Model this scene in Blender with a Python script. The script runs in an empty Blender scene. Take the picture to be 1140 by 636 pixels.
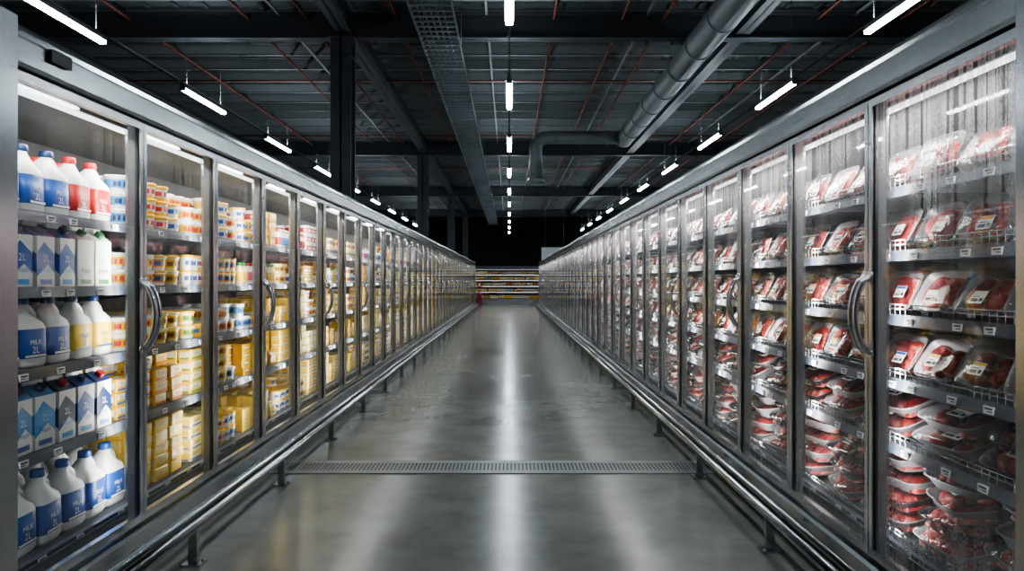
import bpy, math, random
import numpy as np
from mathutils import Matrix, Vector
random.seed(11)
R = random.random
def U(a, b): return a + (b - a) * R()
S = bpy.context.scene
COL = S.collection

# ------------------------------------------------------------------ helpers
def lin(h):
    h = h.lstrip('#')
    o = []
    for i in (0, 2, 4):
        c = int(h[i:i+2], 16) / 255
        o.append(c / 12.92 if c <= .04045 else ((c + .055) / 1.055) ** 2.4)
    return tuple(o)

class MB:
    def __init__(s):
        s.v = []; s.f = []; s.c = []; s.m = []; s.s = []
    def add(s, V, F, col=0, mat=0, sm=False, M=None):
        b = len(s.v)
        if M is not None:
            V = [tuple(M @ Vector(p)) for p in V]
        s.v += [tuple(p) for p in V]
        for f in F:
            s.f.append(tuple(b + i for i in f)); s.c.append(col); s.m.append(mat); s.s.append(sm)
    def box(s, x0, x1, y0, y1, z0, z1, col=0, mat=0, M=None):
        if x0 > x1: x0, x1 = x1, x0
        if y0 > y1: y0, y1 = y1, y0
        if z0 > z1: z0, z1 = z1, z0
        V = [(x0,y0,z0),(x1,y0,z0),(x1,y1,z0),(x0,y1,z0),(x0,y0,z1),(x1,y0,z1),(x1,y1,z1),(x0,y1,z1)]
        F = [(0,3,2,1),(4,5,6,7),(0,1,5,4),(1,2,6,5),(2,3,7,6),(3,0,4,7)]
        s.add(V, F, col, mat, False, M)
    def quad(s, a, b, c, d, col=0, mat=0):
        s.add([a, b, c, d], [(0,1,2,3)], col, mat)
    def loft(s, rings, cols=0, mat=0, sm=True, cap0=True, cap1=True, closed=True):
        n = len(rings[0]); V = []
        for r in rings: V += list(r)
        for i in range(len(rings) - 1):
            c = cols[i] if isinstance(cols, (list, tuple)) else cols
            F = []
            for j in range(n if closed else n - 1):
                k = (j + 1) % n
                F.append((i*n+j, i*n+k, (i+1)*n+k, (i+1)*n+j))
            b = len(s.v)
            for f in F:
                s.f.append(tuple(b + q for q in f)); s.c.append(c); s.m.append(mat); s.s.append(sm)
        b = len(s.v)
        c0 = cols[0] if isinstance(cols, (list, tuple)) else cols
        c1 = cols[-1] if isinstance(cols, (list, tuple)) else cols
        if cap0:
            s.f.append(tuple(b + q for q in reversed(range(n)))); s.c.append(c0); s.m.append(mat); s.s.append(False)
        if cap1:
            s.f.append(tuple(b + (len(rings)-1)*n + q for q in range(n))); s.c.append(c1); s.m.append(mat); s.s.append(False)
        s.v += [tuple(p) for p in V]
    def tube(s, pts, r, n=10, col=0, mat=0, sm=True):
        pts = [Vector(p) for p in pts]; rings = []
        up = None
        for i, p in enumerate(pts):
            if i == 0: t = pts[1] - p
            elif i == len(pts) - 1: t = p - pts[i-1]
            else: t = (pts[i+1] - p).normalized() + (p - pts[i-1]).normalized()
            t.normalize()
            if up is None:
                up = Vector((0,0,1)) if abs(t.z) < .9 else Vector((0,1,0))
            a = t.cross(up)
            if a.length < 1e-4: a = t.cross(Vector((1,0,0)))
            a.normalize(); b = a.cross(t).normalized(); up = b
            rr = r[i] if isinstance(r, (list, tuple)) else r
            rings.append([p + rr*(math.cos(2*math.pi*k/n)*a + math.sin(2*math.pi*k/n)*b) for k in range(n)])
        s.loft(rings, col, mat, sm)
    def prof(s, P, y0, y1, col=0, mat=0, sx=1, off=0):
        a = [(sx*(off+u), y0, z) for u, z in P]; b = [(sx*(off+u), y1, z) for u, z in P]
        s.loft([a, b], col, mat, False)
    def build(s, name, mats, parent=None, loc=None, fixn=True):
        me = bpy.data.meshes.new(name)
        me.from_pydata(s.v, [], s.f)
        for m in mats: me.materials.append(m)
        me.polygons.foreach_set('material_index', s.m)
        me.polygons.foreach_set('use_smooth', s.s)
        if fixn:
            import bmesh
            bm = bmesh.new(); bm.from_mesh(me)
            bmesh.ops.recalc_face_normals(bm, faces=bm.faces); bm.to_mesh(me); bm.free()
        me.update()
        o = bpy.data.objects.new(name, me); COL.objects.link(o)
        if parent: o.parent = parent
        if loc: o.location = loc
        return o

def empty(name, loc=(0,0,0)):
    e = bpy.data.objects.new(name, None); e.empty_display_size = .2; COL.objects.link(e); e.location = loc
    return e

def se(w, d, z, n=20, e=4.0, cx=0, cy=0):
    out = []
    for k in range(n):
        t = 2*math.pi*(k+.5)/n
        c, q = math.cos(t), math.sin(t)
        out.append((cx + w/2*math.copysign(abs(c)**(2/e), c), cy + d/2*math.copysign(abs(q)**(2/e), q), z))
    return out

class Tpl:
    def __init__(s, mb):
        s.V = np.array(mb.v, dtype=np.float64)
        s.size = np.array([len(f) for f in mb.f]); s.loops = np.concatenate([np.array(f) for f in mb.f])
        s.c = np.array(mb.c); s.m = np.array(mb.m); s.s = np.array(mb.s, dtype=bool)
class Batch:
    def __init__(s): s.e = []
    def put(s, t, M, pal): s.e.append((t, M, pal))
    def build(s, name, mats):
        V=[];L=[];Z=[];C=[];Mi=[];Sm=[];b=0
        for t, M, pal in s.e:
            A = np.array(M)
            V.append(t.V @ A[:3,:3].T + A[:3,3]); L.append(t.loops + b); b += len(t.V)
            Z.append(t.size); P = np.array(pal); C.append(P[np.minimum(t.c, len(P)-1)]); Mi.append(t.m); Sm.append(t.s)
        V=np.concatenate(V);L=np.concatenate(L);Z=np.concatenate(Z);C=np.concatenate(C);Mi=np.concatenate(Mi);Sm=np.concatenate(Sm)
        me = bpy.data.meshes.new(name)
        me.vertices.add(len(V)); me.vertices.foreach_set('co', V.ravel())
        me.loops.add(len(L)); me.loops.foreach_set('vertex_index', L.astype(np.int32))
        me.polygons.add(len(Z)); st = np.concatenate([[0], np.cumsum(Z)[:-1]]).astype(np.int32)
        me.polygons.foreach_set('loop_start', st)
        for m in mats: me.materials.append(m)
        me.polygons.foreach_set('material_index', Mi.astype(np.int32))
        me.polygons.foreach_set('use_smooth', Sm)
        me.update(calc_edges=True)
        at = me.attributes.new('Col', 'FLOAT_COLOR', 'FACE')
        at.data.foreach_set('color', np.hstack([C, np.ones((len(C),1))]).astype(np.float32).ravel())
        o = bpy.data.objects.new(name, me); COL.objects.link(o); print(name, len(Z)); return o

def text_geo(txt, size):
    cu = bpy.data.curves.new('t', 'FONT'); cu.body = txt; cu.size = size; cu.align_x = 'CENTER'; cu.resolution_u = 2
    o = bpy.data.objects.new('t', cu); COL.objects.link(o)
    bpy.context.view_layer.update()
    dg = bpy.context.evaluated_depsgraph_get(); me = o.evaluated_get(dg).to_mesh()
    V = [(v.co.x, 0, v.co.y) for v in me.vertices]; F = [tuple(p.vertices) for p in me.polygons]
    bpy.data.objects.remove(o); bpy.data.curves.remove(cu)
    return V, F

# ------------------------------------------------------------------ materials
def mat(name, col=(.5,.5,.5), rough=.5, metal=0, spec=.5):
    m = bpy.data.materials.new(name); m.use_nodes = True
    b = m.node_tree.nodes['Principled BSDF']
    b.inputs['Base Color'].default_value = (*col, 1); b.inputs['Roughness'].default_value = rough
    b.inputs['Metallic'].default_value = metal; b.inputs['Specular IOR Level'].default_value = spec
    return m
def N(m, t, **k):
    n = m.node_tree.nodes.new(t)
    for a, v in k.items(): setattr(n, a, v)
    return n
def LK(m, a, b): m.node_tree.links.new(a, b)
def coords(m, scale=(1,1,1)):
    tc = N(m, 'ShaderNodeTexCoord'); mp = N(m, 'ShaderNodeMapping'); mp.inputs['Scale'].default_value = scale
    LK(m, tc.outputs['Object'], mp.inputs['Vector']); return mp.outputs['Vector']
def noise(m, vec, scale, detail=4, rough=.55, dist=0):
    n = N(m, 'ShaderNodeTexNoise'); n.inputs['Scale'].default_value = scale; n.inputs['Detail'].default_value = detail
    n.inputs['Roughness'].default_value = rough; n.inputs['Distortion'].default_value = dist
    LK(m, vec, n.inputs['Vector']); return n.outputs['Fac']
def ramp(m, fac, stops):
    r = N(m, 'ShaderNodeValToRGB'); e = r.color_ramp.elements
    full = [(p, (*c, 1) if isinstance(c, tuple) else (c, c, c, 1)) for p, c in stops]
    e[0].position = full[0][0]; e[0].color = full[0][1]
    e[1].position = full[-1][0]; e[1].color = full[-1][1]
    for p, c in full[1:-1]:
        q = e.new(p); q.color = c
    LK(m, fac, r.inputs['Fac']); return r.outputs['Color']
def mrange(m, v, a, b, c, d):
    n = N(m, 'ShaderNodeMapRange'); LK(m, v, n.inputs['Value'])
    for k, x in zip(('From Min','From Max','To Min','To Max'), (a,b,c,d)): n.inputs[k].default_value = x
    return n.outputs['Result']
def math_(m, op, a, b):
    n = N(m, 'ShaderNodeMath', operation=op)
    for i, x in enumerate((a, b)):
        if isinstance(x, (int, float)): n.inputs[i].default_value = x
        else: LK(m, x, n.inputs[i])
    return n.outputs[0]

def steel_mat(name, col, rough, metal=.8):
    m = mat(name, col, rough, metal); b = m.node_tree.nodes['Principled BSDF']
    g = noise(m, coords(m, (2, .6, 2)), 1.3, 1, .4)
    LK(m, ramp(m, g, [(.3, tuple(c*.86 for c in col)), (.7, tuple(min(1,c*1.1) for c in col))]), b.inputs['Base Color'])
    return m
M_steel = steel_mat('brushed_steel', (.54,.57,.59), .22, 1.0)
M_frame = steel_mat('door_frame_aluminium', (.62,.65,.67), .24, .95)
M_mull = mat('mullion_painted', (.11,.12,.13), .45)
M_dark = mat('dark_gasket', (.02,.022,.025), .5)
M_back = mat('case_liner', (.06,.066,.072), .5)
M_shelf = mat('shelf_painted', (.085,.095,.115), .45)
M_rail = mat('price_rail', (.05,.062,.09), .35)
M_tag = mat('price_tag_paper', (.75,.77,.8), .6)
M_wire = mat('wire_chrome', (.6,.6,.62), .25, 1)
M_chrome = mat('handle_chrome', (.72,.74,.77), .25, .92)
def emis(name, col, s):
    m = mat(name, (.8,.8,.8)); b = m.node_tree.nodes['Principled BSDF']
    b.inputs['Emission Color'].default_value = (*col, 1); b.inputs['Emission Strength'].default_value = s; return m
M_led = emis('led_strip', (.97,.98,1), 2.6)
M_tube = emis('lamp_tube', (.84,.93,1), 75)
M_lamp = mat('lamp_housing', (.12,.13,.14), .4)
M_ceil = mat('roof_deck', (.13,.15,.155), .6)
M_purl = mat('roof_purlin', (.24,.265,.27), .5)
M_beam = mat('painted_beam', (.045,.052,.058), .5)
M_red = mat('sprinkler_red', (.20,.05,.032), .5)
M_duct = steel_mat('galvanised_duct', (.22,.25,.27), .42, .6)
M_wall = mat('dark_wall', (.014,.017,.02), .8)

def glass_mat(name, fog_lo, fog_hi):
    m = bpy.data.materials.new(name); m.use_nodes = True; nt = m.node_tree; nt.nodes.clear()
    out = N(m, 'ShaderNodeOutputMaterial')
    tr = N(m, 'ShaderNodeBsdfTransparent'); tr.inputs['Color'].default_value = (.93,.96,.95,1)
    gl = N(m, 'ShaderNodeBsdfGlossy'); gl.inputs['Roughness'].default_value = .02; gl.inputs['Color'].default_value = (.9,.95,.95,1)
    fr = N(m, 'ShaderNodeFresnel'); fr.inputs['IOR'].default_value = 1.45
    mx = N(m, 'ShaderNodeMixShader'); LK(m, fr.outputs[0], mx.inputs[0]); LK(m, tr.outputs[0], mx.inputs[1]); LK(m, gl.outputs[0], mx.inputs[2])
    df = N(m, 'ShaderNodeBsdfTranslucent'); df.inputs['Color'].default_value = (.85,.88,.88,1)
    d2 = N(m, 'ShaderNodeBsdfDiffuse'); d2.inputs['Color'].default_value = (.8,.83,.84,1)
    fm = N(m, 'ShaderNodeMixShader'); fm.inputs[0].default_value = .4; LK(m, df.outputs[0], fm.inputs[1]); LK(m, d2.outputs[0], fm.inputs[2])
    tc = N(m, 'ShaderNodeTexCoord'); sp = N(m, 'ShaderNodeSeparateXYZ'); LK(m, tc.outputs['Object'], sp.inputs[0])
    low = noise(m, coords(m, (1, 1.1, .8)), 1.3, 3)
    streak = noise(m, coords(m, (1, 24, 1.6)), 1.0, 3, .6)
    run = noise(m, coords(m, (1, 60, .9)), 1.0, 1, .5)
    fine = noise(m, coords(m, (1, 120, 120)), 1.0, 2)
    top = mrange(m, sp.outputs['Z'], 1.3, 1.85, 0, 1); bot = mrange(m, sp.outputs['Z'], .7, .25, 0, .45)
    g = math_(m, 'ADD', math_(m, 'POWER', top, 1.5), bot)
    g = math_(m, 'ADD', g, mrange(m, low, .4, .7, -.15, .75))
    g = math_(m, 'MULTIPLY', g, mrange(m, streak, .35, .62, .5, 1.0))
    g = math_(m, 'MULTIPLY', g, mrange(m, run, .58, .64, 1.0, .2))
    g = math_(m, 'MULTIPLY', g, mrange(m, fine, .3, .7, .6, 1.2))
    fac = mrange(m, g, 0, 1.3, fog_lo, fog_hi)
    m2 = N(m, 'ShaderNodeMixShader'); LK(m, fac, m2.inputs[0]); LK(m, mx.outputs[0], m2.inputs[1]); LK(m, fm.outputs[0], m2.inputs[2])
    LK(m, m2.outputs[0], out.inputs[0])
    return m
M_glassL = glass_mat('door_glass_clear', .01, .14)
M_glassR = glass_mat('door_glass_fogged', .015, .60)

def pack_mat(name, rough, coat=0):
    m = mat(name, (1,1,1), rough); b = m.node_tree.nodes['Principled BSDF']
    a = N(m, 'ShaderNodeAttribute', attribute_name='Col'); LK(m, a.outputs['Color'], b.inputs['Base Color'])
    b.inputs['Coat Weight'].default_value = coat
    return m
M_pack = pack_mat('printed_packaging', .38, .1)
M_tray = pack_mat('plastic_tray', .25)
def meat():
    m = mat('raw_meat', (.4,.05,.05), .38, 0, .35); b = m.node_tree.nodes['Principled BSDF']
    v = coords(m, (1,1,1)); f = noise(m, v, 15, 5, .62, 1.4)
    c = ramp(m, f, [(.30,(.12,.008,.010)), (.46,(.27,.022,.022)), (.58,(.40,.06,.052)), (.65,(.58,.25,.21)), (.74,(.72,.50,.43))])
    a = N(m, 'ShaderNodeAttribute', attribute_name='Col')
    x = N(m, 'ShaderNodeMix', data_type='RGBA', blend_type='MULTIPLY'); x.inputs[0].default_value = 1
    LK(m, c, x.inputs[6]); LK(m, a.outputs['Color'], x.inputs[7]); LK(m, x.outputs[2], b.inputs['Base Color'])
    bp = N(m, 'ShaderNodeBump'); bp.inputs['Strength'].default_value = .4; bp.inputs['Distance'].default_value = .004
    LK(m, f, bp.inputs['Height']); LK(m, bp.outputs[0], b.inputs['Normal'])
    return m
M_meat = meat()
def film():
    m = bpy.data.materials.new('cling_film'); m.use_nodes = True; m.node_tree.nodes.clear()
    out = N(m, 'ShaderNodeOutputMaterial'); tr = N(m, 'ShaderNodeBsdfTransparent'); tr.inputs['Color'].default_value = (.97,.97,.97,1)
    gl = N(m, 'ShaderNodeBsdfGlossy'); gl.inputs['Roughness'].default_value = .07
    lw = N(m, 'ShaderNodeFresnel'); lw.inputs['IOR'].default_value = 1.32
    bp = N(m, 'ShaderNodeBump'); bp.inputs['Strength'].default_value = .45; bp.inputs['Distance'].default_value = .005
    LK(m, noise(m, coords(m, (1,1,1)), 30, 2, .5, 1.5), bp.inputs['Height'])
    LK(m, bp.outputs[0], gl.inputs['Normal']); LK(m, bp.outputs[0], lw.inputs['Normal'])
    mx = N(m, 'ShaderNodeMixShader'); LK(m, lw.outputs[0], mx.inputs[0]); LK(m, tr.outputs[0], mx.inputs[1]); LK(m, gl.outputs[0], mx.inputs[2])
    LK(m, mx.outputs[0], out.inputs[0]); return m
M_film = film()

def floor_mat():
    m = mat('polished_concrete', (.2,.2,.2), .2, 0, .85); b = m.node_tree.nodes['Principled BSDF']
    a = noise(m, coords(m), .7, 3, .5, 0); c = noise(m, coords(m), 3.2, 5, .6, 0)
    f = math_(m, 'ADD', math_(m, 'MULTIPLY', a, .45), math_(m, 'MULTIPLY', c, .55))
    LK(m, ramp(m, f, [(.3,(.125,.135,.122)), (.5,(.195,.207,.188)), (.7,(.26,.272,.248))]), b.inputs['Base Color'])
    LK(m, mrange(m, a, .3, .7, .17, .23), b.inputs['Roughness'])
    return m
M_floor = floor_mat()

# ------------------------------------------------------------------ room shell
YB = 48.0; XW = 12.0; ZC = 6.0; YF = -4.0
g = MB(); g.box(-XW, XW, YF, YB, -.1, 0); g.build('floor', [M_floor])
g = MB(); g.box(-XW, XW, YF, YB, ZC, ZC+.1)
x = -XW + .25
while x < XW:
    g.box(x, x+.07, YF, YB, ZC-.035, ZC); x += .5
g.build('ceiling', [M_ceil])
g = MB(); g.box(-XW, XW, YB, YB+.15, -.1, ZC+.1); g.build('wall_back', [M_wall])
g = MB(); g.box(-XW, XW, YF-.15, YF, -.1, ZC+.1); g.build('wall_front', [M_wall])
g = MB(); g.box(-XW-.15, -XW, YF-.15, YB+.15, -.1, ZC+.1); g.build('wall_left', [M_wall])
g = MB(); g.box(XW, XW+.15, YF-.15, YB+.15, -.1, ZC+.1); g.build('wall_right', [M_wall])

# roof structure
g = MB(); y = 1.0
while y < YB:
    g.box(-XW, XW, y, y+.015, ZC-.24, ZC-.04); g.box(-XW, XW, y, y+.08, ZC-.24, ZC-.225); g.box(-XW, XW, y, y+.08, ZC-.05, ZC-.036)
    y += .9
for x in (-10, -7.4, -3.9, -.4, 2.3, 5.8, 8, 10.5): g.box(x, x+.04, YF, YB, ZC-.275, ZC-.24)
g.build('ceiling_purlins', [M_purl])
def ibeam_y(g, x, z0, z1, w, ya, yb):
    g.box(x-w/2, x+w/2, ya, yb, z0, z0+.02); g.box(x-w/2, x+w/2, ya, yb, z1-.02, z1); g.box(x-.01, x+.01, ya, yb, z0, z1)
g = MB()
for x in (-8.5, -2.75, 3.9, 9.0): ibeam_y(g, x, ZC-.62, ZC-.25, .24, YF, YB)
for y in (11.5, 22.2, 32.9, 43.6):
    g.box(-XW, XW, y-.1, y+.1, ZC-.68, ZC-.66); g.box(-XW, XW, y-.1, y+.1, ZC-.27, ZC-.25); g.box(-XW, XW, y-.01, y+.01, ZC-.68, ZC-.25)
g.build('ceiling_beams', [M_beam])
for y in (11.5, 22.2, 32.9, 43.6):
    g = MB(); w = .17
    g.box(-w, w, -w, -w+.025, 0, ZC-.70); g.box(-w, w, w-.025, w, 0, ZC-.70); g.box(-.012, .012, -w, w, 0, ZC-.70)
    g.box(-.24, .24, -.24, .24, 0, .03); g.box(-.22, .22, -.22, .22, ZC-.70, ZC-.68)
    g.box(-w, w, -w, w, ZC-1.0, ZC-.98)
    g.build('steel_column', [M_beam], loc=(-2.8, y, 0))
g = MB(); e = .06
for x in (-9, -6.4, -4.4, -3.4, -1.9, .75, 1.9, 2.6, 5.2, 6.6, 9.5): g.tube([(x, YF+e, ZC-.33), (x, YB-e, ZC-.33)], .022, 8)
for y in (9.2, 15.2, 21, 27, 36): g.tube([(-XW+e, y, ZC-.29), (XW-e, y, ZC-.29)], .02, 8)
for x in (-6.4, -1.9, 2.6, 6.6):
    for k in range(12):
        g.tube([(x, 4+3.3*k, ZC-.33), (x, 4+3.3*k, ZC-.45)], .012, 6); g.tube([(x, 4+3.3*k, ZC-.45), (x, 4+3.3*k, ZC-.46)], .03, 8)
g.build('sprinkler_pipes', [M_red])

# ventilation duct
g = MB(); DX = 3.05; DZ = 5.03; DR = .23; YE = 18.0
g.tube([(DX, YF+e, DZ), (DX, YE+.2, DZ)], DR, 28)
y = YF+.5
while y < YE:
    g.tube([(DX, y, DZ), (DX, y+.03, DZ)], DR+.016, 28); y += 1.2
pts = [(DX-.1, YE, DZ)]
for t in range(1, 6): pts.append((DX-.1-(DX-.1-1.0)*t/5, YE, DZ))
for t in range(1, 9):
    a = t/8*math.pi/2; pts.append((1.0-.3*math.sin(a), YE, DZ-.3+.3*math.cos(a)))
pts.append((.7, YE, 3.98)); g.tube(pts, .17, 24)
g.tube([(.7, YE, 4.0), (.7, YE, 3.92), (.7, YE, 3.84)], [.17, .22, .24], 24)
for xx in (2.6, 1.9, 1.2): g.tube([(xx, YE, DZ), (xx-.03, YE, DZ)], .185, 24)
for y in (6, 9, 12, 15): 
    for sx in (-1, 1): g.tube([(DX+sx*DR, y, DZ), (DX+sx*DR, y, ZC-.2)], .006, 6)
g.build('ventilation_duct', [M_duct])

# cable tray
g = MB(); CX = -1.1; CZ = 5.1
for sx in (-1, 1): g.box(CX+sx*.3-.006, CX+sx*.3+.006, YF+e, YB-1, CZ-.05, CZ+.06)
y = 2.0
while y < YB-1:
    g.box(CX-.3, CX+.3, y, y+.05, CZ-.04, CZ-.02); y += .2
for k in range(5): g.tube([(CX-.2+.09*k, YF+e, CZ-.005), (CX-.2+.09*k, YB-1, CZ-.005)], .014, 6)
y = 4
while y < YB-2:
    for sx in (-1, 1): g.tube([(CX+sx*.31, y, CZ), (CX+sx*.31, y, ZC-.2)], .006, 6)
    y += 2.4
g.build('cable_tray', [M_duct])

# ceiling lights (batten: tube below; upward area light above is added fill for the ceiling)
def lamp(x, y1, L=1.65):
    g = MB()
    g.box(-.035, .035, -L/2, L/2, .03, .085, 0, 0)
    g.prof([(-.055,.03),(.055,.03),(.035,.05),(-.035,.05)], -L/2, L/2, mat=0)
    g.prof([(-.042,.028),(-.04,.002),(-.024,-.012),(.024,-.012),(.04,.002),(.042,.028)], -L/2+.02, L/2-.02, mat=1)
    for sy in (-1, 1):
        g.box(-.045, .045, sy*(L/2), sy*(L/2-.02), -.013, .05, 0, 0)
        g.tube([(0, sy*L*.4, .08), (0, sy*L*.4, ZC-.24-4.3)], .003, 6)
    o = g.build('linear_ceiling_light', [M_lamp, M_tube], loc=(x, y1-L/2, 4.3))
    Lt = bpy.data.lights.new('ceiling_fill', 'AREA'); Lt.shape = 'RECTANGLE'; Lt.size = .06; Lt.size_y = L*.9; Lt.energy = 22; Lt.color = (.83,.92,1)
    q = bpy.data.objects.new('ceiling_fill', Lt); COL.objects.link(q); q.parent = o; q.location = (0, 0, .14); q.rotation_euler = (math.pi, 0, 0)
for k in range(11): lamp(0, 4.1+4.0*k)
for k in range(11): lamp(-5.2, 5.05+3.7*k, 1.6); lamp(4.4, 4.7+3.7*k, 1.6)
g = MB()
for x in (-5.2, 0, 4.4): g.box(x-.015, x+.015, YF+e, YB-2, 4.395, 4.42)
g.build('lighting_conduit', [M_beam])

# ------------------------------------------------------------------ display cases
P = .745
ZB, ZT = .205, 1.965
def make_case(sgn, G, Y0, nb, levels, glass, fence, name, YS, mE, tE, lcol, hz):
    root = empty(name, (sgn*G, Y0, 0))
    def par(o): o.parent = root; o.matrix_parent_inverse = Matrix.Translation((-sgn*G, -Y0, 0)); return o
    X = lambda u: sgn*(G+u)
    Y1 = Y0 + nb*P
    YY = [YS] + [Y0+i*P for i in range(1, nb+1)]
    def cb(g, u0, u1, y0, y1, z0, z1, m=0): g.box(X(u0), X(u1), y0, y1, z0, z1, 0, m)
    g = MB()
    H = [(-.04,1.975),(-.055,1.985),(-.055,2.02),(-.048,2.025),(-.048,2.065),(-.055,2.07),(-.05,2.09),(-.035,2.112),(-.01,2.125),(.88,2.125),(.88,2.10),(.03,2.09),(.03,1.975)]
    B = [(-.045,.190),(-.06,.182),(-.06,.135),(-.045,.125),(-.02,.12),(-.02,.05),(.05,.05),(.05,.19)]
    y = YS; k = 0
    while y < Y1 - .01:
        k += 3; ye = min(Y0+k*P, Y1)
        g.prof(H, y+.002, ye-.002, sx=sgn, off=G); g.prof(B, y+.002, ye-.002, sx=sgn, off=G)
        y = ye
    cb(g, -.035, -.02, YS, Y1, .07, .085)
    cb(g, -.056, .90, YS-.09, YS-.001, .0, 2.13); cb(g, -.056, .90, Y1, Y1+.09, .0, 2.13)
    cb(g, .86, .90, YS, Y1, .0, 2.12)
    cb(g, .03, .06, YS, Y1, .0, .06, 1); cb(g, .0, .03, YS, Y1, 1.96, 2.0, 1)
    cb(g, .03, .86, YS, Y1, 1.985, 2.0, 2); cb(g, .83, .86, YS, Y1, .2, 1.99, 2)
    cb(g, .05, .84, YS, Y1, .18, levels[0]-.005, 2)
    par(g.build('cabinet', [M_steel, M_dark, M_back]))
    f = MB(); d = MB(); h = MB(); led = MB()
    for i in range(nb):
        a = YY[i]+.003; b = YY[i+1]-.003; w = .024
        cb(f, -.03, -.005, a, a+w, ZB, ZT); cb(f, -.03, -.005, b-w, b, ZB, ZT)
        cb(f, -.03, -.005, a+w, b-w, ZB, ZB+.035); cb(f, -.03, -.005, a+w, b-w, ZT-.03, ZT)
        cb(f, -.022, -.008, a+w, a+w+.005, ZB+.035, ZT-.03, 1); cb(f, -.022, -.008, b-w-.005, b-w, ZB+.035, ZT-.03, 1)
        x = X(-.018); q = [(x, a+w, ZB+.03), (x, b-w, ZB+.03), (x, b-w, ZT-.03), (x, a+w, ZT-.03)]
        if sgn > 0: q.reverse()
        d.quad(*q)
        hy = b - .016 if i % 2 == 0 else a + .016
        hz0, hz1 = hz
        pts = []
        for t in range(13):
            k = t/12; bow = math.sin(math.pi*k)**.55
            pts.append((X(-.027-.062*bow), hy, hz0+(hz1-hz0)*k))
        h.tube(pts, .0105, 10)
        for zz in (hz0, hz1): h.tube([(X(-.029), hy, zz), (X(-.037), hy, zz)], .018, 12)
    for yy in YY:
        cb(f, .0, .03, yy-.02, yy+.02, .195, 1.975, 2)
        cb(f, .03, .045, yy-.012, yy+.012, .3, 1.93, 0)
    par(f.build('door_frames', [M_frame, M_dark, M_mull])); par(d.build('door_glass', [glass], fixn=False)); par(h.build('door_handles', [M_chrome]))
    led.box(X(.072), X(.092), YS+.02, Y1-.02, 1.93, 1.945)
    led2 = MB(); led2.box(X(.06), X(.11), YS+.01, Y1-.01, 1.945, 1.985); par(led2.build('led_housing', [M_back]))
    par(led.build('led_strip', [M_led]))
    g = MB(); t = MB()
    for li, z in enumerate(levels):
        if li > 0:
            cb(g, .10, .80, YS+.01, Y1-.01, z-.022, z, 0)
            g.prof([(.085,z-.036),(.10,z-.036),(.10,z+.004),(.093,z+.006)], YS+.01, Y1-.01, mat=1, sx=sgn, off=G)
            for yy in YY:
                g.prof([(.11,z-.02),(.80,z-.02),(.80,z-.10),(.7,z-.09)], yy-.003, yy+.003, mat=0, sx=sgn, off=G)
        else:
            cb(g, .06, .085, YS+.01, Y1-.01, z-.02, z+.01, 1)
        y = YS+.06
        while y < Y1-.1:
            x0 = .0835 if li > 0 else .058
            wv = .045
            if y < 20:
                zz = z-.032 if li > 0 else z-.018
                t.box(X(x0), X(x0+.008), y, y+wv, zz, zz+.025)
                t.box(X(x0-.001), X(x0), y+.004, y+wv*.55, zz+.007, zz+.010, mat=1); t.box(X(x0-.001), X(x0), y+.004, y+wv*.8, zz+.015, zz+.020, mat=1)
            y += U(.12, .3)
        if fence:
            F0 = min(Y1, Y0+9*P)
            for zz in (z+.045, z+.028): g.tube([(X(.092), YS+.02, zz), (X(.092), F0, zz)], .0022, 6, mat=2)
            y = YS+.03
            while y < F0:
                g.tube([(X(.092), y, z), (X(.092), y, z+.045)], .0015, 5, mat=2); y += .035
    par(g.build('shelves', [M_shelf, M_rail, M_wire])); par(t.build('price_tags', [M_tag, M_dark]))
    g = MB(); y = YS+.02
    while y < min(Y1, Y0+6*P):
        cb(g, .087, .15, y, y+.006, levels[0]-.004, levels[0]); y += .014
    par(g.build('air_grille', [M_shelf]))
    for yy in YY:
        L = bpy.data.lights.new('mullion_led', 'AREA'); L.shape = 'RECTANGLE'; L.size = .03; L.size_y = 1.6; L.energy = mE; L.color = lcol
        o = bpy.data.objects.new('mullion_led', L); COL.objects.link(o)
        q = Vector((sgn, 0, 0)).to_track_quat('-Z', 'Y'); o.rotation_mode = 'QUATERNION'; o.rotation_quaternion = q
        o.location = (X(.056), yy, 1.10); par(o)
    seg = 5
    for k in range(seg):
        L = bpy.data.lights.new('top_led', 'AREA'); L.shape = 'RECTANGLE'; L.size = .02; L.size_y = (Y1-Y0)/seg; L.energy = tE; L.color = lcol
        o = bpy.data.objects.new('top_led', L); COL.objects.link(o)
        o.rotation_euler = (0, -sgn*math.radians(25), 0); o.location = (X(.082), Y0+(k+.5)*(Y1-Y0)/seg, 1.925); par(o)
    return root

LG, RG = 1.65, 1.42
LY, RY = 2.28, 1.90
NBL = 40; NBR = 40
ZL = [.25, .63, .94, 1.24, 1.52]
ZR = [.25, .625, .88, 1.13, 1.38, 1.63]
rootL = make_case(-1, LG, LY, NBL, ZL, M_glassL, False, 'refrigerated_display_case', 2.215, 7.2, 42, (1,.975,.93), (.965,1.265))
rootR = make_case(1, RG, RY, NBR, ZR, M_glassR, True, 'refrigerated_display_case', 1.84, 11, 62, (1,.98,.96), (.985,1.29))
g = MB(); g.box(-LG+.055, -LG+.062, 2.37, 2.48, 2.03, 2.075); b_ = g.build('header_badge', [M_dark]); b_.parent = rootL; b_.matrix_parent_inverse = Matrix.Translation((LG, -LY, 0))

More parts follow.
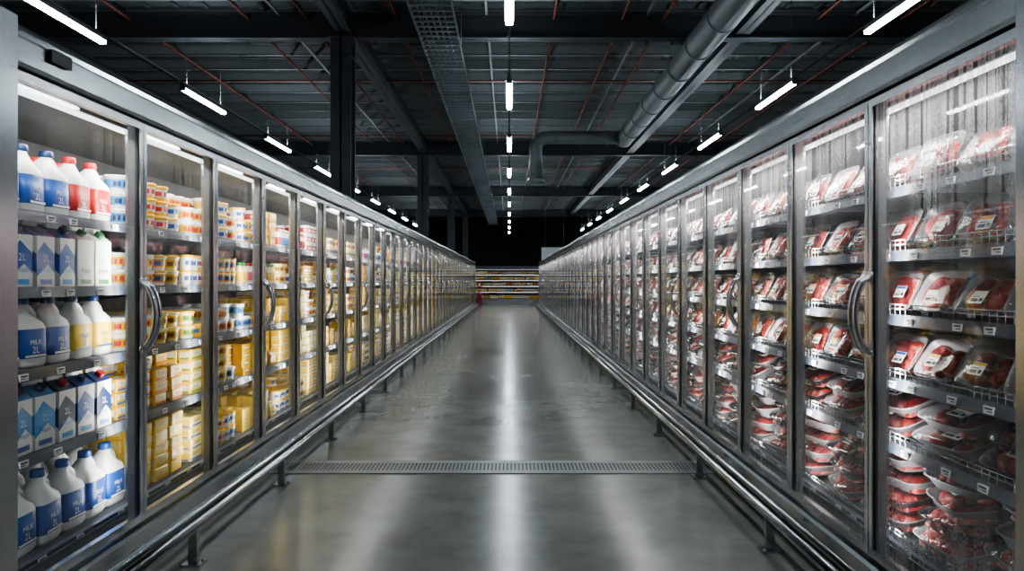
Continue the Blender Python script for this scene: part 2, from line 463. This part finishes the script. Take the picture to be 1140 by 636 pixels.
def bumper(x, ya, yb, y0, side):
    g = MB(); z = .165
    g.tube([(x, ya, z), (x, yb, z)], .021, 14)
    g.tube([(x+side*.075, ya, z+.0), (x+side*.075, yb, z+.0)], .014, 10)
    y = y0
    while y < yb:
        g.box(x-.02, x+.02, y-.012, y+.012, .008, z-.015); g.box(x-.045, x+.045, y-.035, y+.035, 0, .01)
        g.box(min(x, x+side*.12), max(x, x+side*.12), y-.008, y+.008, z-.028, z-.008)
        for dx in (-.03, .03): g.tube([(x+dx, y+.02, .009), (x+dx, y+.02, .018)], .007, 6)
        y += 1.18
    g.build('bumper_rail', [M_steel])
bumper(-1.41, 1.2, 32.0, 1.87, -1)
bumper(1.22, 1.0, 31.6, 2.02, 1)

g = MB(); ya, yb = 4.47, 4.78; xa, xb = -1.62, 1.40
g.box(xa, xb, ya, ya+.07, 0, .006); g.box(xa, xb, yb-.07, yb, 0, .006); g.box(xa, xb, ya+.07, yb-.07, 0, .002, 0, 1)
x = xa
while x < xb:
    g.box(x, x+.016, ya+.07, yb-.07, .002, .005); x += .026
g.build('floor_drain_channel', [steel_mat('drain_steel', (.30,.32,.32), .4, .7), M_dark])

# ------------------------------------------------------------------ products: templates
T_2L = text_geo('2L', .036); T_MILK = text_geo('MILK', .026); T_FRESH = text_geo('Fresh', .026); T_BUT = text_geo('Butter', .028)
def addtext(g, geo, x, y, z, col, rz=0):
    M = Matrix.Translation((x, y, z)); 
    if rz: M = Matrix.Rotation(rz, 4, 'Z') @ M
    g.add(geo[0], geo[1], col, 0, False, M)

def jug(n, txt):
    g = MB(); w, d = .145, .125
    R_ = [se(w*.9,d*.9,0,n), se(w,d,.012,n), se(w,d,.035,n), se(w*1.012,d*1.012,.036,n), se(w*1.012,d*1.012,.112,n), se(w,d,.113,n), se(w,d,.148,n),
          se(w*.93,d*.95,.170,n,3.4,-.003), se(w*.66,d*.80,.195,n,2.8,-.02), se(w*.46,d*.55,.217,n,2.4,-.016), se(.048,.048,.236,n,2,-.004), se(.042,.042,.243,n,2)]
    g.loft(R_, [0,0,0,1,1,1,0,0,0,0,0])
    g.loft([se(.050,.050,.242,n,2), se(.052,.052,.246,n,2), se(.050,.050,.266,n,2), se(.042,.042,.270,n,2)], 2)
    g.tube([(.048,0,.158), (.062,0,.182), (.054,0,.208), (.030,0,.230), (.008,0,.238)], [.013,.012,.011,.011,.010], 8 if n > 12 else 5, 0)
    if txt:
        y = -d*.506-.001
        g.quad((-.05,y,.04),(.05,y,.04),(.05,y,.048),(-.05,y,.048), 3)
        addtext(g, T_2L, 0, y, .055, 3); addtext(g, T_MILK, 0, y, .088, 3)
        x = -w*.506-.001
        g.quad((x,.03,.042),(x,-.03,.042),(x,-.03,.05),(x,.03,.05), 3)
        addtext(g, T_2L, 0, x, .062, 3, -math.pi/2)
    return Tpl(g)
def carton(txt):
    g = MB(); w = .098; a = w/2; h = .185; r = .225
    g.box(-a, a, -a, a, 0, h, 0)
    V = [(-a,-a,h),(a,-a,h),(a,a,h),(-a,a,h),(-a*.96,0,r),(a*.96,0,r)]
    g.add(V, [(0,1,5,4),(2,3,4,5),(1,2,5),(3,0,4)], 0)
    g.box(-a*.96, a*.96, -.003, .003, r-.004, r+.018, 1)
    c = Vector((0,-a*.52,h+.021)); nrm = Vector((0,-.62,.78)).normalized()
    g.tube([c, c+nrm*.018], .017, 12, 2)
    for k, rz in enumerate((0, -math.pi/2, math.pi/2)):
        M = Matrix.Rotation(rz, 4, 'Z'); y = -a-.0008
        def pq(pts, col): g.add([tuple(M @ Vector((p[0], y-(.0003*col), p[1]))) for p in pts], [tuple(range(len(pts)))], col)
        pq([(-a,.0),(a,.0),(a,.05),(.01,.085),(-a,.04)], 1)
        pq([(-a,.125),(-.01,.165),(a,.12),(a,.185),(-a,.185)], 1)
        pq([(-.032,.012),(.032,.012),(.032,.03),(-.032,.03)], 3)
        if txt:
            addtext(g, T_2L, 0, y-.001, .095, 1, rz) if k != 2 else None
            addtext(g, T_FRESH, 0, y-.001, .055, 3, rz); 
    return Tpl(g)
def tub(n, txt, r=.052, h=.078):
    g = MB(); c = lambda rr, z: se(2*rr, 2*rr, z, n, 2)
    g.loft([c(r*.78,0), c(r*.80,.004), c(r*.84,h*.22), c(r*.85,h*.23), c(r*.94,h*.74), c(r*.95,h*.75), c(r*.97,h*.86)], [0,0,0,1,1,0])
    g.loft([c(r*1.03,h*.86), c(r*1.05,h*.88), c(r*1.05,h*.97), c(r*1.0,h)], 2)
    for an in (-.9, 0, .9):
        M = Matrix.Rotation(an, 4, 'Z')
        V = []
        for z, f in ((h*.33,.885), (h*.62,.94)):
            for t in (-.32, -.1, .1, .32): V.append(tuple(M @ Vector((math.sin(t)*r*f, -math.cos(t)*r*f-.001, z))))
        g.add(V, [(0,1,5,4),(1,2,6,5),(2,3,7,6)], 3)
    return Tpl(g)
def pack(txt, w=.125, d=.075, h=.062):
    g = MB(); c = .004
    def ch(w,d,z): return [(-w/2+c,-d/2,z),(w/2-c,-d/2,z),(w/2,-d/2+c,z),(w/2,d/2-c,z),(w/2-c,d/2,z),(-w/2+c,d/2,z),(-w/2,d/2-c,z),(-w/2,-d/2+c,z)]
    g.loft([ch(w-2*c,d-2*c,0), ch(w,d,c), ch(w,d,h-c), ch(w-2*c,d-2*c,h)], 0, sm=False)
    y = -d/2-.0008
    g.quad((-w*.42,y,h*.45),(w*.42,y,h*.45),(w*.42,y,h*.85),(-w*.42,y,h*.85), 1)
    g.quad((-w*.5+c,y,h*.12),(w*.5-c,y,h*.12),(w*.5-c,y,h*.26),(-w*.5+c,y,h*.26), 2)
    x = -w/2-.0008
    g.quad((x,d*.35,h*.3),(x,-d*.35,h*.3),(x,-d*.35,h*.75),(x,d*.35,h*.75), 1); g.quad((x,d*.3,h*.12),(x,-d*.3,h*.12),(x,-d*.3,h*.22),(x,d*.3,h*.22), 2)
    g.quad((-w*.3,-d*.3,h+.0008),(w*.3,-d*.3,h+.0008),(w*.3,d*.3,h+.0008),(-w*.3,d*.3,h+.0008), 1)
    if txt: addtext(g, T_BUT, 0, y-.001, h*.5, 2)
    return Tpl(g)
def cheese():
    g = MB(); w, d, h = .115, .034, .10
    R_ = []
    for z, k in ((0,.25),(.008,.35),(.012,.85),(.03,1),(.07,1),(.088,.85),(.092,.35),(.104,.2)):
        R_.append(se(w*(1 if .01<z<.09 else .97), d*k, z, 12, 5))
    g.loft(R_, [1,0,0,0,0,0,1], sm=True)
    y = -d/2-.0012
    g.quad((-.04,y,.03),(.04,y,.03),(.04,y,.072),(-.04,y,.072), 1); g.quad((-.034,y-.0006,.05),(.034,y-.0006,.05),(.034,y-.0006,.066),(-.034,y-.0006,.066), 2)
    g.quad((-.03,y-.0006,.036),(.01,y-.0006,.036),(.01,y-.0006,.042),(-.03,y-.0006,.042), 3)
    return Tpl(g)
def wedge():
    g = MB(); w, d, h = .13, .10, .05
    V = [(-w/2,-d/2,0),(w/2,-d/2,0),(w*.1,d/2,0),(-w/2,-d/2,h),(w/2,-d/2,h),(w*.1,d/2,h)]
    g.add(V, [(0,2,1),(3,4,5),(0,1,4,3),(1,2,5,4),(2,0,3,5)], 0)
    y = -d/2-.0008
    g.quad((-.045,y,.012),(.04,y,.012),(.04,y,.04),(-.045,y,.04), 1); g.quad((-.035,y-.0006,.022),(.03,y-.0006,.022),(.03,y-.0006,.034),(-.035,y-.0006,.034), 2)
    return Tpl(g)
def bottle(n):
    g = MB(); c = lambda r, z: se(2*r, 2*r, z, n, 2)
    g.loft([c(.026,0), c(.029,.005), c(.029,.025), c(.0295,.026), c(.0295,.085), c(.029,.086), c(.027,.10), c(.015,.122), c(.014,.13)], [0,0,0,1,0,0,0,0])
    g.loft([c(.017,.128), c(.017,.145), c(.014,.148)], 2); return Tpl(g)
J_N, J_F = jug(24, True), jug(10, False)
C_N, C_F = carton(True), carton(False)
TB_N, TB_F = tub(24, True), tub(10, True)
CP_N, CP_F = tub(20, True, .037, .085), tub(8, True, .037, .085)
BP_N, BP_F = pack(True), pack(False)
CH = cheese(); WD = wedge(); BO_N, BO_F = bottle(16), bottle(8)

WHT=lin('#e8e8e4'); CRM=lin('#e8d898'); YEL=lin('#e6b41c'); LYE=lin('#eecb48'); ORG=lin('#d98a20'); RED=lin('#b8231f'); BLU=lin('#1b4d9c'); NAV=lin('#15305f'); SKY=lin('#4f95cf'); GRN=lin('#2f7d3c'); LGR=lin('#9cc24a'); GLD=lin('#b98d35'); BRN=lin('#6d4422'); PNK=lin('#c9557a')
tubpals=[[WHT,YEL,WHT,RED],[YEL,YEL,LYE,BLU],[WHT,LYE,YEL,GRN],[WHT,WHT,YEL,BLU],[WHT,SKY,WHT,NAV],[CRM,YEL,CRM,BRN],[WHT,RED,WHT,WHT],[CRM,GLD,YEL,WHT],[WHT,GLD,WHT,GRN],[YEL,WHT,YEL,RED],[WHT,YEL,YEL,BLU]]
packpals=[[YEL,WHT,BLU],[YEL,LYE,NAV],[LYE,WHT,GRN],[CRM,YEL,BRN],[YEL,CRM,RED],[LYE,YEL,BLU],[CRM,WHT,GLD],[GLD,YEL,NAV],[WHT,BLU,YEL],[YEL,YEL,RED],[LYE,YEL,WHT]]
chpals=[[YEL,WHT,RED,NAV],[LYE,WHT,BLU,NAV],[ORG,YEL,NAV,RED],[LYE,CRM,GRN,BRN],[WHT,YEL,RED,NAV],[CRM,WHT,BRN,GLD],[YEL,GLD,WHT,RED]]
B = {k: Batch() for k in ('milk_jugs','milk_cartons','yoghurt_tubs','butter_packs','cheese_packs','drink_bottles')}
KIND = {
 'tub':('yoghurt_tubs',TB_N,TB_F,.113,.115,.078,tubpals,3), 'cup':('yoghurt_tubs',CP_N,CP_F,.082,.084,.085,tubpals,2),
 'pack':('butter_packs',BP_N,BP_F,.132,.082,.0625,packpals,4), 'cheese':('cheese_packs',CH,CH,.122,.04,.105,chpals,2),
 'wedge':('cheese_packs',WD,WD,.138,.108,.051,chpals,4), 'bottle':('drink_bottles',BO_N,BO_F,.064,.066,.15,[[WHT,RED,RED],[WHT,BLU,BLU],[CRM,YEL,GRN],[WHT,PNK,RED],[WHT,SKY,WHT]],1)}
def fillL(kind, y0, y1, z, near, depth=.5, stack=None, pals=None, gap=.27, u0=.125):
    bt, tn, tf, w, d, h, pp, ms = KIND[kind]
    n = max(1, int((y1-y0)/w)); step = (y1-y0)/n
    st = stack or max(1, min(ms, int(gap/h)))
    rows = max(1, int(depth/d)) if near else (2 if d > .05 else 3)
    i = 0
    while i < n:
        grp = random.choice((1,2,2,3)); pal = random.choice(pals or pp); s2 = max(1, st - random.choice((0,0,0,1)))
        for k in range(grp):
            if i >= n: break
            for r in range(rows):
                for q in range(s2 if r or R() > .15 else max(1, s2-1)):
                    u = u0 + d/2 + r*d + U(0,.006)
                    M = Matrix.Translation((-(LG+u), y0+(i+.5)*step+U(-.004,.004), z+.001+q*h)) @ Matrix.Rotation(math.pi/2+U(-.06,.06), 4, 'Z')
                    B[bt].put(tn if near and r < 2 else tf, M, pal)
            i += 1
def placeL(bt, t, y, u, z, pal, rot=0, s=1):
    B[bt].put(t, Matrix.Translation((-(LG+u), y, z+.001)) @ Matrix.Rotation(math.pi/2+rot, 4, 'Z') @ Matrix.Scale(s, 4), pal)
jb=[WHT,BLU,NAV,WHT]; jr=[WHT,RED,RED,WHT]; jy=[WHT,LYE,NAV,BLU]; cb1=[BLU,WHT,NAV,SKY]; cb2=[SKY,WHT,NAV,BLU]; cg=[WHT,WHT,GRN,GRN]; cn=[NAV,WHT,RED,SKY]
jb2=[WHT,BLU,BLU,WHT]
for r in range(3):
    for k, p in enumerate((jb, jb, jb, jr, jr)): placeL('milk_jugs', J_N if r < 2 else J_F, 2.44+.143*k, .20+.145*r, ZL[4], p, U(-.12,.12), .98)
    for k, p in enumerate((jb, jb, jb, jy, jy)): placeL('milk_jugs', J_N if r < 2 else J_F, 2.44+.146*k, .20+.145*r, ZL[2], p, U(-.12,.12), .98)
    for k in range(6): placeL('milk_jugs', J_N if r < 2 else J_F, 2.38+.148*k+.05*(r % 2), .20+.15*r, ZL[0], jb2, U(-.15,.15), 1.03)
for r in range(4):
    for k, p in enumerate((cb1, cb1, cb1, cb1, cg, cg)): placeL('milk_cartons', C_N if r < 2 else C_F, 2.36+.125*k, .175+.12*r, ZL[3], p, U(-.08,.08), 1.06)
    for k, p in enumerate((cn, cb2, cb2, cn, cb1, cn)): placeL('milk_cartons', C_N if r < 2 else C_F, 2.36+.125*k, .175+.12*r, ZL[1], p, U(-.08,.08), 1.08)
ypal=[[YEL,WHT,BLU],[YEL,LYE,NAV],[YEL,CRM,RED],[YEL,YEL,BLU]]
for i in range(1, NBL):
    y0 = LY+i*P+.03; y1 = LY+(i+1)*P-.03; near = i < 6
    for li, z in enumerate(ZL):
        if i == 1: y0 = (3.26,3.08,3.12,3.08,3.12)[li]
        if i == 1: k = ['pack','pack','tub','tub','tub'][li]
        elif i == 2: k = ['pack','pack','cheese','cup','tub'][li]
        else: k = random.choice((['pack','pack','tub','wedge'],['pack','pack','tub','wedge'],['tub','pack','cheese','cup'],['cup','tub','tub','cheese','bottle'],['tub','cup','cheese','tub','bottle'])[li])
        pl = None
        if i == 1 and li == 1: pl = ypal
        if i in (1,2,3) and li == 0: pl = [[LYE,CRM,YEL],[CRM,LYE,BLU],[LYE,WHT,YEL]]
        gap = (ZL+[1.86])[li+1]-z-.05
        if i < 3 and li == 2:
            fillL('tub', y0, y1, z, near, pals=pl, gap=gap, stack=2)
        elif R() < .45 and i > 1:
            ym = (y0+y1)/2; k2 = random.choice(['tub','cup','pack','cheese'])
            fillL(k, y0, ym, z, near, pals=pl, gap=gap); fillL(k2, ym, y1, z, near, gap=gap)
        else: fillL(k, y0, y1, z, near, pals=pl, gap=gap, stack=(5 if li == 0 and k == 'pack' else None))
for k, b in B.items(): b.build(k, [M_pack])

# ------------------------------------------------------------------ meat trays
def meat_tray(kind, seed, near):
    rnd = random.Random(seed); g = MB(); w, d, h = .25, .18, .042; n = 28 if near else 12
    g.loft([se(w*.82,d*.78,0,n,5), se(w*.84,d*.80,.002,n,5), se(w*.97,d*.96,h-.002,n,5), se(w*1.02,d*1.02,h,n,5), se(w*1.02,d*1.02,h+.003,n,5), se(w*.95,d*.94,h+.002,n,5), se(w*.82,d*.78,.006,n,5)], 0, 0)
    def lump(cx, cy, rx, ry, hz, rot, z0, fat):
        nr, ns = (6, 22) if near else (3, 10); ph = [rnd.uniform(0, 6.28) for _ in range(4)]; V = [(cx, cy, z0+hz)]
        for i in range(1, nr+1):
            t = i/nr
            for j in range(ns):
                a = 2*math.pi*j/ns; rr = t*(1+.10*math.sin(2*a+ph[0])+.07*math.sin(3*a+ph[1])+.04*math.sin(5*a+ph[2]))
                lx, ly = rx*rr*math.cos(a), ry*rr*math.sin(a)
                z = z0+hz*(1-t**3.2)**.6*(1+.12*math.sin(7*t+2*a+ph[3])) if t < 1 else z0-.004
                V.append((max(-w*.45,min(w*.45,cx+lx*math.cos(rot)-ly*math.sin(rot))), max(-d*.44,min(d*.44,cy+lx*math.sin(rot)+ly*math.cos(rot))), z))
        b = len(g.v); g.v += V
        def af(f, c): g.f.append(tuple(b+q for q in f)); g.c.append(c); g.m.append(1); g.s.append(True)
        for j in range(ns): af((0, 1+j, 1+(j+1)%ns), 1)
        for i in range(nr-1):
            for j in range(ns):
                a_, b_ = 1+i*ns+j, 1+i*ns+(j+1)%ns
                isfat = fat and i >= nr-2 and (j/ns) < .45
                af((a_, a_+ns, b_+ns, b_), 2 if isfat else 1)
    if kind == 0: lump(0, 0, .112, .080, .034, .1, .015, True)
    elif kind == 1:
        lump(-.045, .005, .065, .078, .034, .3, .012, True); lump(.045, -.005, .065, .078, .038, -.3, .012, True)
    elif kind == 2:
        for k in range(4): lump(-.078+.052*k, rnd.uniform(-.01,.01), .036, .076, .036, rnd.uniform(-.2,.2), .014, k % 2)
    else:
        for k in range(9 if near else 5): lump(rnd.uniform(-.08,.08), rnd.uniform(-.05,.05), .04, .034, rnd.uniform(.028,.04), rnd.uniform(0,3), .012, rnd.random() < .3)
    top = h+.004
    if near:
        R_ = [se(w*1.02,d*1.02,top-.001,n,5), se(w*.93,d*.92,top+.010,n,5), se(w*.7,d*.7,top+.015,n,4), se(w*.35,d*.35,top+.016,n,3)]
        g.loft(R_, 0, 2, True, cap0=False, cap1=True)
    lx, ly = rnd.uniform(-.02,.06), rnd.uniform(-.04,-.01)
    Z = top+.0175
    g.box(lx-.034, lx+.034, ly-.026, ly+.026, Z-.001, Z, 3)
    g.box(lx-.032, lx+.032, ly+.013, ly+.024, Z, Z+.0006, 4)
    if near:
        for k in range(11):
            xx = lx-.028+k*.0032; g.box(xx, xx+.0016, ly-.020, ly-.006, Z, Z+.0006, 5)
        g.box(lx-.028, lx+.01, ly+.0, ly+.003, Z, Z+.0006, 5); g.box(lx+.012, lx+.028, ly-.018, ly-.004, Z, Z+.0006, 5)
    return Tpl(g)
NT = [meat_tray(k, 10+s*7+k, True) for k in range(4) for s in range(2)]
FT = [meat_tray(k, 60+k, False) for k in range(4)]
BLK=(.03,.032,.036); CLR=(.22,.23,.25)
def mpal():
    tint = random.choice([(1,1,1),(1,1,1),(1.3,1.1,1.1),(.75,.65,.65),(1.2,1.2,1.2),(1.4,2.6,2.4),(1.3,1.9,1.8)])
    return [random.choice([BLK,BLK,CLR,(.35,.35,.37)]), tint, (2.0,5.0,5.0), (.8,.8,.8), random.choice([YEL,YEL,RED,WHT,BLU,ORG]), (.03,.03,.03)]
MT = Batch()
def putR(t, y, u, z, tilt, yaw, pal, s=1):
    M = Matrix.Translation((RG+u, y, z)) @ Matrix.Rotation(-math.pi/2+yaw, 4, 'Z') @ Matrix.Rotation(tilt, 4, 'X') @ Matrix.Scale(s, 4)
    MT.put(t, M, pal)
for i in range(NBR):
    near = i < 7; y0 = RY+i*P+.005; y1 = RY+(i+1)*P+.005
    for li, z in enumerate(ZR):
        pal = mpal(); kk = random.randrange(4); n = 3 if li >= 2 else 2
        for j in range(n):
            if R() < .4: pal = mpal(); kk = random.randrange(4)
            def T(): return NT[kk*2+random.randrange(2)] if near else FT[kk]
            y = y0+(j+.5)*(y1-y0)/n+U(-.008,.008)
            sc = .94 if n == 3 else 1.2
            if li >= 2:
                tl = math.radians(U(56,68)); hd = .092*sc
                for r in range(3 if near else 2):
                    putR(T(), y, .112+hd*math.cos(tl)+.06*math.sin(tl)+r*.085, z+.004+hd*math.sin(tl), tl, U(-.05,.05), pal, sc)
            elif li == 1:
                hd = .092*sc; tl = math.radians(U(20,30))
                for r in range(2):
                    putR(T(), y, .12+hd*math.cos(tl)+.02*r, z+.004+hd*math.sin(tl)+r*.064*sc, tl, U(-.12,.12), pal, sc)
                putR(T(), y, .40, z+.10, tl*1.2, U(-.2,.2), pal, sc)
            else:
                for r in range(4):
                    tl = math.radians(U(7,15)); putR(T(), y+U(-.02,.02), .215+.02*r+U(-.01,.01), z+.03+r*.063*sc, tl, U(-.25,.25), mpal() if R() < .3 else pal, sc)
                putR(T(), y, .46, z+.12, .3, U(-.2,.2), pal, sc)
MT.build('meat_trays', [M_tray, M_meat, M_film])

# ------------------------------------------------------------------ far end: open multideck case
e0 = empty('open_multideck_display', (0, 34.5, 0)); g = MB(); lt = MB()
X0, X1, YA, YD = -3.2, 3.2, 34.5, 35.5
def bx(a,b,c,d_,e_,f_,m=0): g.box(a,b,c,d_,e_,f_,0,m)
bx(X0,X1,YD-.05,YD,0,1.95,1); bx(X0,X1,YA,YD,0,.32,0); bx(X0,X1,YA+.15,YD,1.86,1.98,0); bx(X0,X1,YA+.13,YA+.15,1.80,1.98,1)
for xx in (X0, X1): bx(xx-.04,xx+.04,YA,YD,0,1.98,0)
lv = [.34,.68,.98,1.28,1.56]
for z in lv[1:]: bx(X0,X1,YA+.25,YD-.05,z-.03,z,1); bx(X0,X1,YA+.235,YA+.25,z-.035,z+.01,2)
og = g.build('cabinet', [M_steel, M_shelf, M_rail]); og.parent = e0; og.matrix_parent_inverse = Matrix.Translation((0,-34.5,0))
for z in lv[1:]+[1.84]: lt.box(X0+.1,X1-.1,YA+.27,YA+.29,z-.04,z-.032)
og = lt.build('led_strips', [emis('led_strip_far', (1,.97,.93), 6)]); og.parent = e0; og.matrix_parent_inverse = Matrix.Translation((0,-34.5,0))
FB = Batch()
for z in lv:
    x = X0+.12
    while x < X1-.15:
        t, w = random.choice([(TB_F,.12),(BP_F,.14),(WD,.15),(BO_F,.07)]); pal = random.choice(tubpals+packpals+[[RED,WHT,RED,WHT],[ORG,WHT,BRN,WHT],[WHT,RED,WHT,WHT],[WHT,SKY,WHT,WHT],[WHT,WHT,NAV,BLU]])
        for k in range(random.choice((1,2,3))):
            if x > X1-.15: break
            for q in range(1 if t is BO_F else 2): FB.put(t, Matrix.Translation((x, YA+.36, z+.001+q*.078)), pal); FB.put(t, Matrix.Translation((x, YA+.5, z+.001+q*.078)), pal)
            x += w
FB.build('packaged_food_stock', [M_pack])
g = MB(); n = 20; c = lambda r, z: se(2*r, 2*r, z, n, 2)
g.loft([c(.11,.0), c(.12,.01), c(.12,.04), c(.10,.05)], 0, 1)
g.loft([c(.085,.05), c(.095,.07), c(.095,.55), c(.08,.61), c(.045,.66), c(.03,.68)], 0, 0)
g.loft([c(.032,.68), c(.032,.72)], 0, 1); g.box(-.02,.10,-.012,.012,.72,.735,0,1); g.box(-.02,.11,-.012,.012,.76,.775,0,1); g.box(-.02,0,-.012,.012,.72,.775,0,1)
g.tube([(-.03,0,.70),(-.10,0,.66),(-.125,0,.5),(-.12,0,.25)], .012, 8, 0, 1); g.tube([(-.12,0,.27),(-.12,0,.14)], [.013,.026], 10, 0, 1)
g.tube([(0,.10,.02),(0,.10,1.15)], .014, 8, 0, 1); g.box(-.12,.12,.085,.10,.9,1.2,0,0); g.box(-.06,.06,.080,.085,.98,1.12,0,2)
g.build('fire_extinguisher', [mat('extinguisher_red', (.32,.03,.02), .35), M_dark, M_tag], loc=(-1.46, 33.3, 0))
g = MB(); g.box(-.68,.68,-.02,.02,0,.75,0,0); g.box(-.70,.70,-.025,.025,.75,.78,0,1); g.box(-.70,.70,-.025,.025,-.03,0,0,1)
for sx in (-.5,.5): g.tube([(sx,0,.77),(sx,0,ZC-.37-2.25)], .006, 6, 0, 1)
g.build('hanging_sign', [mat('sign_board', (.50,.53,.55), .5), M_purl], loc=(2.4, 36.4, 2.25))

# ------------------------------------------------------------------ world, camera
w = bpy.data.worlds.new('World'); S.world = w; w.use_nodes = True
w.node_tree.nodes['Background'].inputs[0].default_value = (.05,.07,.09,1); w.node_tree.nodes['Background'].inputs[1].default_value = .3
cd = bpy.data.cameras.new('Camera'); cam = bpy.data.objects.new('Camera', cd); COL.objects.link(cam)
cam.location = (0, 0, 1.27); cam.rotation_euler = (math.pi/2, 0, 0)
cd.sensor_width = 36; cd.lens = 24.0; cd.shift_x = 3/1140; cd.shift_y = -6/1140; cd.clip_end = 200; cd.clip_start = .05
S.camera = cam
S.view_settings.view_transform = 'AgX'
S.view_settings.look = 'AgX - Medium High Contrast'
